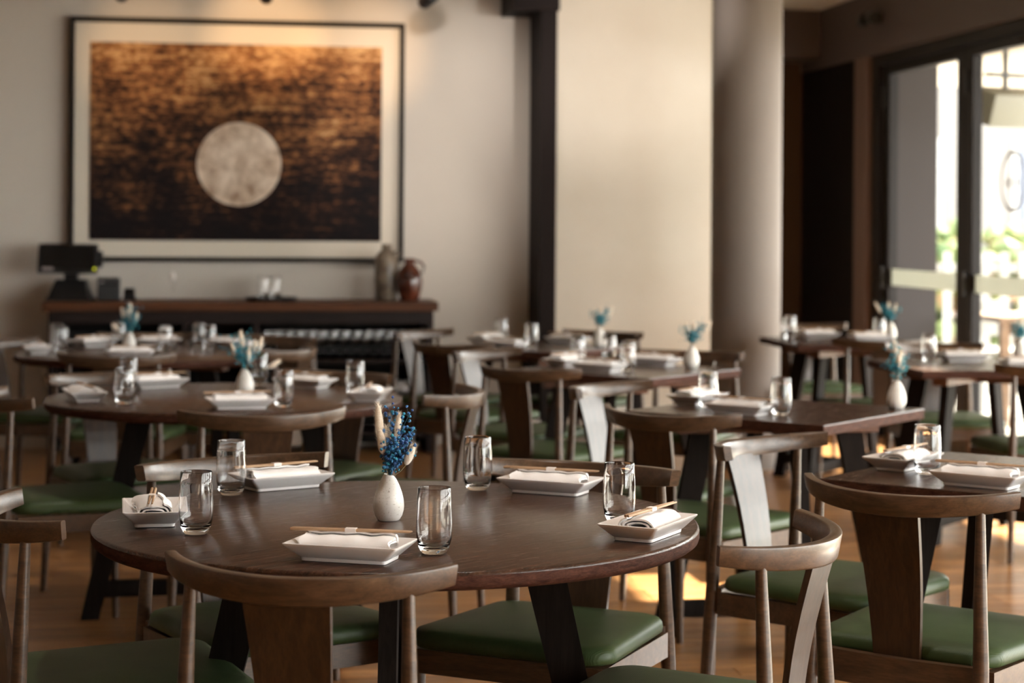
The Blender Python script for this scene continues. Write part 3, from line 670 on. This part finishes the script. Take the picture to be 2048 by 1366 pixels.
# ================================================================== TABLEWARE
def rrect(hx, hy, r, z, n=4):
    pts = []
    for (sx, sy, a0) in ((-1, -1, 180), (1, -1, 270), (1, 1, 0), (-1, 1, 90)):
        for q in range(n + 1):
            a = R(a0 + 90 * q / n); pts.append((sx * (hx - r) + r * math.cos(a), sy * (hy - r) + r * math.sin(a), z))
    return pts
def dish_mesh():
    bm = bmesh.new(); rings = [rrect(0.078, 0.036, 0.008, 0.0), rrect(0.082, 0.040, 0.008, 0.001), rrect(0.083, 0.041, 0.008, 0.007), rrect(0.086, 0.044, 0.009, 0.0085),
        rrect(0.1065, 0.0605, 0.006, 0.0255), rrect(0.1100, 0.0640, 0.006, 0.0285), rrect(0.1105, 0.0645, 0.006, 0.0305), rrect(0.1085, 0.0625, 0.006, 0.0318),
        rrect(0.1050, 0.0590, 0.006, 0.0300), rrect(0.0855, 0.0435, 0.009, 0.0125), rrect(0.0800, 0.0380, 0.010, 0.0095)]
    for i, r in enumerate(rings):       # the corners kick up a little
        if i >= 4 and i <= 8:
            rings[i] = [(x, y, z + 0.0035 * (abs(x) / 0.11) ** 4 * (abs(y) / 0.0645) ** 4) for x, y, z in r]
    loft(bm, rings); return finish(bm, True, 40)
ME['dish'] = dish_mesh(); ME['dish'].transform(Matrix.Diagonal((0.97, 0.97, 1.0, 1.0))); ME['dish'].materials.append(M['dish'])
def napkin_mesh(seed):
    rr_ = random.Random(seed)
    turns, N = 2.6, 92; path = []
    for i in range(N):
        f = i / (N - 1); a = 2 * math.pi * turns * (1 - f) + math.pi * 1.15
        k = 1 - 0.80 * f
        A, B = 0.035 * (0.30 + 0.70 * k), 0.0182 * k
        c_, s_ = math.cos(a), math.sin(a)
        x = A * math.copysign(abs(c_) ** 0.8, c_); z = B * math.copysign(abs(s_) ** 0.85, s_)
        path.append((x, z))
    th = 0.0030
    outer, inner = [], []
    for i, (x, z) in enumerate(path):
        x0, z0 = path[max(i - 1, 0)]; x1, z1 = path[min(i + 1, N - 1)]
        tx, tz = x1 - x0, z1 - z0; L = math.hypot(tx, tz) or 1
        nx, nz_ = -tz / L * th / 2, tx / L * th / 2
        outer.append((x + nx, z + nz_)); inner.append((x - nx, z - nz_))
    sec = outer + inner[::-1]
    rings = []; K = 14
    for k in range(K + 1):
        f = k / K; xx = -0.082 + 0.164 * f
        puff = 1.0 + 0.05 * math.sin(f * 9 + seed) + (0.06 if k in (0, K) else 0)
        sh = 0.002 * math.sin(f * 6 + seed * 1.7); jit = 0.0012 * math.sin(f * 21 + seed)
        rings.append([(xx + (rr_.random() - 0.5) * 0.0012 + 0.003 * (0 if 0 < k < K else 1) * math.sin(y * 120 + z * 200), y * puff + sh, z * (1 + 0.04 * math.sin(f * 13 + seed)) + jit * (z > 0) + 0.0195) for y, z in sec])
    bm = bmesh.new(); loft(bm, rings); return finish(bm, True, 50)
for q in range(3): ME['napkin%d' % q] = napkin_mesh(q + 1); ME['napkin%d' % q].materials.append(M['napkin'])
bm = bmesh.new(); tube(bm, [(-0.11, 0, 0), (-0.105, 0, 0), (0.05, 0, 0), (0.107, 0, 0), (0.11, 0, 0)], [0.0026, 0.0031, 0.0027, 0.0018, 0.0012], 8); ME['stick'] = finish(bm, True, 50); ME['stick'].materials.append(M['bamboo'])
bm = bmesh.new(); loft(bm, [[(-0.010, y, z) for y, z in ((-0.0068, -0.0034), (0.0068, -0.0034), (0.0068, 0.0036), (-0.0068, 0.0036))], [(0.010, y, z) for y, z in ((-0.0068, -0.0034), (0.0068, -0.0034), (0.0068, 0.0036), (-0.0068, 0.0036))]]); ME['band'] = finish(bm); ME['band'].materials.append(M['paper'])
def sticks(loc, rz, label, group):
    t = empty('chopstick_pair', loc, rz); tag(t, label, 'chopsticks', group)
    for s in (-1, 1):
        o = bpy.data.objects.new('chopstick', ME['stick']); COL.objects.link(o); o.parent = t; o.location = (s * 0.0008, s * 0.0034, 0)
    o = bpy.data.objects.new('paper_band', ME['band']); COL.objects.link(o); o.parent = t; o.location = (0.0, 0, 0)
    return t
bm = bmesh.new(); lathe(bm, [(0.0, 0.0), (0.0200, 0.0), (0.0225, 0.0015), (0.0275, 0.010), (0.0307, 0.021), (0.0315, 0.031), (0.0303, 0.043), (0.0270, 0.056), (0.0215, 0.071), (0.0155, 0.083), (0.0110, 0.0905), (0.0098, 0.0925), (0.0088, 0.0915), (0.0095, 0.088), (0.0140, 0.075), (0.0, 0.06)], 48)
for v_ in bm.verts:
    if v_.co.z > 0.086: v_.co.z += -v_.co.x * 0.16          # cut lip dips to one side
ME['vase'] = finish(bm, True, 60); ME['vase'].materials.append(M['ceramic'])

# ---- dried flowers
def tail_mesh(L, rad, seed, hairs=420):
    rr_ = random.Random(seed); bm = bmesh.new()
    N = 12; prof = []
    for i in range(N + 1):
        f = i / N; prof.append((max(rad * 0.95 * (math.sin(math.pi * min(1, f * 0.98 + 0.02)) ** 0.55) * (1.05 - 0.25 * f), 0.0 if i in (0, N) else 0.0008), f * L))
    prof[0] = (0.0, 0.0); prof[-1] = (0.0, L)
    lathe(bm, prof, 12)
    for _ in range(hairs):
        f = rr_.random() ** 0.9; a = rr_.random() * 2 * math.pi
        r0 = rad * 0.85 * (math.sin(math.pi * min(1, f * 0.96 + 0.02)) ** 0.55) * (1.05 - 0.25 * f)
        z0 = f * L; out = Vector((math.cos(a), math.sin(a), 0))
        ln = rad * (0.55 + 0.75 * rr_.random()); d = (out * (0.55 + 0.3 * rr_.random()) + Vector((0, 0, 1)) * (0.75 + 0.3 * rr_.random())).normalized()
        p = out * r0 + Vector((0, 0, z0)); sd = d.cross(out).normalized() * 0.00022
        v1, v2, v3 = bm.verts.new(p - sd), bm.verts.new(p + sd), bm.verts.new(p + d * ln)
        bm.faces.new((v1, v2, v3))
    me = finish(bm, True, 80); me.materials.append(M['tail']); return me
def bouquet_parts(tails, sprigs, seed, blossom, wide=1.0):
    rr_ = random.Random(seed); parts = []
    tails = [(a * wide, b_ * wide, c, d, e, f * wide) for a, b_, c, d, e, f in tails]; sprigs = [(a * wide, b_ * wide, c, d, e * (0.5 + wide / 2)) for a, b_, c, d, e in sprigs]
    for (dx_, dy_, top, L, rad, bend) in tails:
        p0 = Vector((0, 0, 0.07)); p3 = Vector((dx_, dy_, top - L))
        d_end = (Vector((dx_ * 1.15 + bend, dy_ * 1.15, top)) - p3).normalized()
        bm = bmesh.new()
        tube(bm, [p0, p0.lerp(p3, 0.35) + Vector((-dx_ * 0.12, -dy_ * 0.12, 0.004)), p0.lerp(p3, 0.7), p3], 0.0007, 5); st = finish(bm); st.materials.append(M['tail_stem'])
        parts.append(('bunny_tail_stem', st, None, [('seed_head', tail_mesh(L, rad, rr_.randint(0, 999), 700), p3, d_end.to_track_quat('Z', 'Y').to_euler())]))
    for (dx_, dy_, top, nb, spread) in sprigs:
        bm = bmesh.new(); bb = bmesh.new()
        p0 = Vector((rr_.uniform(-.003, .003), rr_.uniform(-.003, .003), 0.075)); p1 = Vector((dx_, dy_, top))
        md = p0.lerp(p1, 0.5) + Vector((-dx_ * 0.25, -dy_ * 0.25, 0.006)); tube(bm, [p0, md, p1], [0.0007, 0.0006, 0.0004], 5)
        for k in range(int(nb * 1.5)):
            f = rr_.uniform(0.35, 1.0); base = (p0.lerp(md, f * 2) if f < 0.5 else md.lerp(p1, f * 2 - 1))
            tip = base + Vector((rr_.gauss(0, 1) * spread, rr_.gauss(0, 1) * spread, abs(rr_.gauss(0.5, 0.8)) * spread))
            tube(bm, [base, base.lerp(tip, 0.5) + Vector((0, 0, 0.001)), tip], [0.0004, 0.0003, 0.0002], 4, False)
            r = rr_.uniform(0.0021, 0.0043)
            ret = bmesh.ops.create_icosphere(bb, subdivisions=1, radius=r, matrix=Matrix.Translation(tip))
            for vv in ret['verts']: vv.co += (vv.co - tip) * rr_.uniform(-0.25, 0.25)
        sm = finish(bm); sm.materials.append(M['blue_stem']); bl = finish(bb); bl.materials.append(M[blossom])
        parts.append(('flower_sprig', sm, None, [('blossoms', bl, Vector((0, 0, 0)), (0, 0, 0))]))
    return parts
# local +x of a bouquet = across the camera's view
BQ = [bouquet_parts([(-0.0185, 0.004, 0.236, 0.078, 0.0098, -0.002), (-0.012, -0.008, 0.186, 0.052, 0.0098, -0.004), (-0.006, 0.008, 0.190, 0.040, 0.0085, 0.0), (0.014, 0.006, 0.218, 0.050, 0.0078, 0.004), (0.0155, -0.004, 0.182, 0.042, 0.0082, -0.002), (0.034, -0.006, 0.158, 0.046, 0.0092, 0.014)],
                    [(0.004, -0.002, 0.232, 18, 0.008), (0.016, 0.002, 0.224, 12, 0.007), (0.042, 0.004, 0.218, 18, 0.008), (0.056, -0.006, 0.184, 30, 0.008), (0.034, -0.012, 0.172, 30, 0.010), (0.016, -0.014, 0.165, 34, 0.011), (0.000, -0.014, 0.150, 24, 0.010), (0.040, 0.010, 0.152, 22, 0.010), (0.022, 0.010, 0.180, 26, 0.011), (0.010, -0.016, 0.138, 28, 0.010), (0.030, -0.010, 0.134, 26, 0.010), (-0.002, -0.008, 0.125, 16, 0.008), (0.018, -0.006, 0.118, 18, 0.008)], 11, 'blossom'),
      bouquet_parts([(-0.006, 0.004, 0.225, 0.060, 0.0095, -0.004), (0.030, 0.0, 0.205, 0.055, 0.009, 0.008), (-0.022, -0.006, 0.185, 0.045, 0.009, -0.006), (0.010, -0.010, 0.172, 0.055, 0.009, 0.0), (0.055, 0.004, 0.146, 0.050, 0.0095, 0.045), (0.020, -0.006, 0.195, 0.045, 0.009, 0.004)],
                    [(-0.030, 0.0, 0.205, 20, 0.012), (-0.045, 0.004, 0.165, 28, 0.013), (0.004, 0.010, 0.200, 26, 0.012), (0.034, -0.006, 0.165, 28, 0.011), (-0.012, -0.012, 0.155, 30, 0.011), (0.018, 0.01, 0.145, 28, 0.011), (0.0, -0.01, 0.130, 24, 0.009), (0.012, 0.0, 0.118, 16, 0.007)], 23, 'blossom2', 1.45),
      bouquet_parts([(0.034, 0.004, 0.205, 0.065, 0.009, 0.016), (0.006, 0.0, 0.200, 0.05, 0.009, 0.0), (-0.012, 0.006, 0.19, 0.045, 0.0085, -0.004)],
                    [(-0.024, 0.0, 0.168, 34, 0.011), (0.032, 0.004, 0.182, 38, 0.010), (0.008, 0.010, 0.155, 36, 0.012), (-0.006, -0.010, 0.145, 34, 0.010), (0.012, -0.008, 0.130, 30, 0.009), (0.02, 0.0, 0.16, 26, 0.010)], 37, 'blossom2', 1.55)]
def vase_with_flowers(c, var, rz, where):
    thing_mesh('bud_vase', 'vase', (c[0], c[1], 0.750), R(-8.5), 'small white ceramic bud vase on %s' % where, 'vase', 'bud vases on the tables')
    t = empty('dried_bouquet', (c[0], c[1], 0.750), rz); tag(t, 'blue dried bouquet with cream tails, vase of %s' % where, 'bouquet', 'dried bouquets in the vases')
    for n_, me, _, subs in BQ[var]:
        me.name = n_; o = bpy.data.objects.new(n_, me); COL.objects.link(o); o.parent = t
        for sn, sm, sl, sr in subs:
            sm.name = sn; s_ = bpy.data.objects.new(sn, sm); COL.objects.link(s_); s_.parent = o; s_.location = sl; s_.rotation_euler = sr

# ================================================================== LAYOUT
# table: kind, centre, rotation, name; places: (where, chair chord point or None, chair angle, dish point or None, dish angle, glass point or None)
T = [
 ('r', (0.36, 3.95), 37, 'front round table', 'large round dark timber table set for five at the front',
  [('near side', (0.150, 3.235), -21, (0.233, 3.487), -24, (0.389, 3.537)),
   ('right side', (0.984, 3.474), 57, (0.822, 3.690), 55, (0.801, 3.867)),
   ('far left side', (0.040, 4.600), -153, (0.140, 4.452), 27, (0.027, 4.346)),
   ('far right side', (0.815, 4.425), 146, (0.736, 4.315), -33, (0.579, 4.374)),
   ('left side', (-0.345, 3.909), -75, (-0.128, 3.975), -87, (-0.043, 3.808))]),
 ('r', (0.02, 6.80), 50, 'middle round table', 'round dark timber table behind the front round table',
  [('near side', (0.125, 5.850), 8, (0.066, 6.372), 8, (0.208, 6.412)),
   ('right side', (0.734, 6.499), 70, (0.51, 6.65), 75, (0.47, 6.83)),
   ('far left side', (-0.40, 7.31), -152, (-0.23, 7.20), 28, (-0.319, 7.04)),
   ('far right side', (0.43, 7.28), 140, (0.31, 7.17), -38, (0.145, 7.269)),
   ('left side', (-0.640, 6.476), -74, (-0.451, 6.714), -78, (-0.311, 6.557))]),
 ('r', (-0.32, 9.15), 20, 'round table by sideboard', 'round dark timber table farthest back near the sideboard',
  [('near side', (-0.430, 8.39), -9, (-0.39, 8.80), -9, (-0.25, 9.213)),
   ('right side', (0.272, 8.755), 62, (0.13, 9.14), 80, (-0.05, 9.277)),
   ('far left side', (-0.360, 9.90), 176, (-0.29, 9.64), -4, (-0.48, 9.57)),
   ('far right side', (0.27, 9.66), 140, (0.04, 9.50), -42, (-0.10, 9.52)),
   ('left side', (-0.940, 9.40), -110, (-0.82, 9.09), -82, (-0.72, 9.18)),
   ('back left side', None, 0, (-0.60, 9.57), 40, (-0.76, 9.40))]),
 ('s', (1.545, 9.567), 45, 'square table by pale wall', 'square dark timber table nearest the pale wall panel',
  [('near side', (1.09, 9.117), -48, (1.375, 9.395), -45, (1.512, 9.442)),
   ('far left side', (1.067, 10.12), -132, (1.345, 9.765), 45, (1.43, 9.92)),
   ('far right side', (1.983, 10.05), 136, (1.745, 9.74), -45, None)]),
 ('s', (1.67, 8.01), 45, 'second square table from pale wall', 'square dark timber table second from the pale wall',
  [('near side', (1.211, 7.570), -47, (1.545, 7.885), -45, (1.665, 7.885)),
   ('far left side', (1.185, 8.52), -133, (1.47, 8.20), 45, (1.54, 8.34)),
   ('far right side', (2.07, 8.455), 146, (1.85, 8.21), -45, (1.69, 8.40))]),
 ('s', (1.81, 6.21), 45, 'third square table from pale wall', 'square dark timber table third from the pale wall',
  [('near side', (1.353, 5.749), -48, (1.650, 6.062), -45, (1.768, 6.012)),
   ('far left side', (1.370, 6.665), -133, (1.60, 6.43), 45, (1.60, 6.29))]),
 ('s', (1.93, 4.50), 45, 'nearest square table', 'square dark timber table beside the front round table',
  [('near side', (1.48, 4.046), -45, (1.755, 4.325), -45, None),
   ('far left side', (1.44, 4.905), -138, (1.690, 4.670), 45, (1.705, 4.545))]),
 ('s', (3.27, 9.96), 0, 'square table by dark corner', 'square timber table between the column and dark corner',
  [('near side', (3.27, 9.37), -4, (3.37, 9.83), 0, (3.47, 9.975)),
   ('far side', (3.32, 10.80), -178, (3.19, 10.14), 0, (3.045, 10.20))]),
 ('s', (3.28, 8.20), 0, 'square table by glass doors', 'square timber table beside the glass doors',
  [('near side', (3.37, 7.55), -4, (3.42, 7.96), 0, None),
   ('far side', (3.39, 8.95), 176, (3.31, 8.39), 0, (3.17, 8.44))]),
]
cnt = 0
for kind, c, ang, nm, lab, places in T:
    table(kind, c, ang, lab, 'dining tables')
    for (where, ch, ca, dp, da, gp) in places:
        if ch: chair(ch, ca, 'brown timber chair with green seat, %s of %s' % (where, nm), 'green seated dining chairs')
        if dp:
            z = 0.7502; cnt += 1
            thing_mesh('rectangular_dish', 'dish', (dp[0], dp[1], z), R(da), 'white rectangular dish, %s of %s' % (where, nm), 'dish', 'dishes on the tables')
            k = cnt % 3; off = Vector((0.0, -0.004, 0)); off.rotate(Matrix.Rotation(R(da), 3, 'Z').to_euler())
            if abs((da - ca)) > 100: pass
            thing_mesh('rolled_napkin', 'napkin%d' % k, (dp[0] + off.x, dp[1] + off.y, z + 0.0098), R(da) + (0.06 if k else -0.04), 'rolled white cloth napkin on dish, %s of %s' % (where, nm), 'napkin', 'napkins on the dishes')
            yo = {0: 0.012, 1: 0.004, 2: -0.004}[k]
            so = Vector((0.006 * (k - 1), yo, 0)); so.rotate(Matrix.Rotation(R(da), 3, 'Z').to_euler())
            sticks((dp[0] + so.x, dp[1] + so.y, z + 0.0098 + 0.0425), R(da) + (0.05, 0.12, -0.05)[k], 'banded wooden chopsticks on napkin, %s of %s' % (where, nm), 'chopsticks on the napkins')
        if gp: thing_mesh('tumbler', 'tumbler', (gp[0], gp[1], 0.7502), 0, 'clear stemless tumbler, %s of %s' % (where, nm), 'glass', 'tumblers on the tables')
VZ = R(-8.5)
for c, var, rz, nm in (((0.341, 3.947), 0, VZ, 'front round table'), ((0.086, 6.83), 1, VZ, 'middle round table'), ((-0.413, 9.17), 1, VZ + 2.4, 'round table by sideboard'),
                       ((1.862, 9.50), 2, VZ + 0.5, 'square table by pale wall'), ((1.976, 8.05), 2, VZ, 'second square table from pale wall'), ((2.223, 6.211), 1, VZ + 1.3, 'third square table from pale wall'),
                       ((3.56, 10.05), 2, VZ + 3.0, 'square table by dark corner'), ((3.57, 8.36), 2, VZ + 1.0, 'square table by glass doors')):
    vase_with_flowers(c, var, rz, nm)
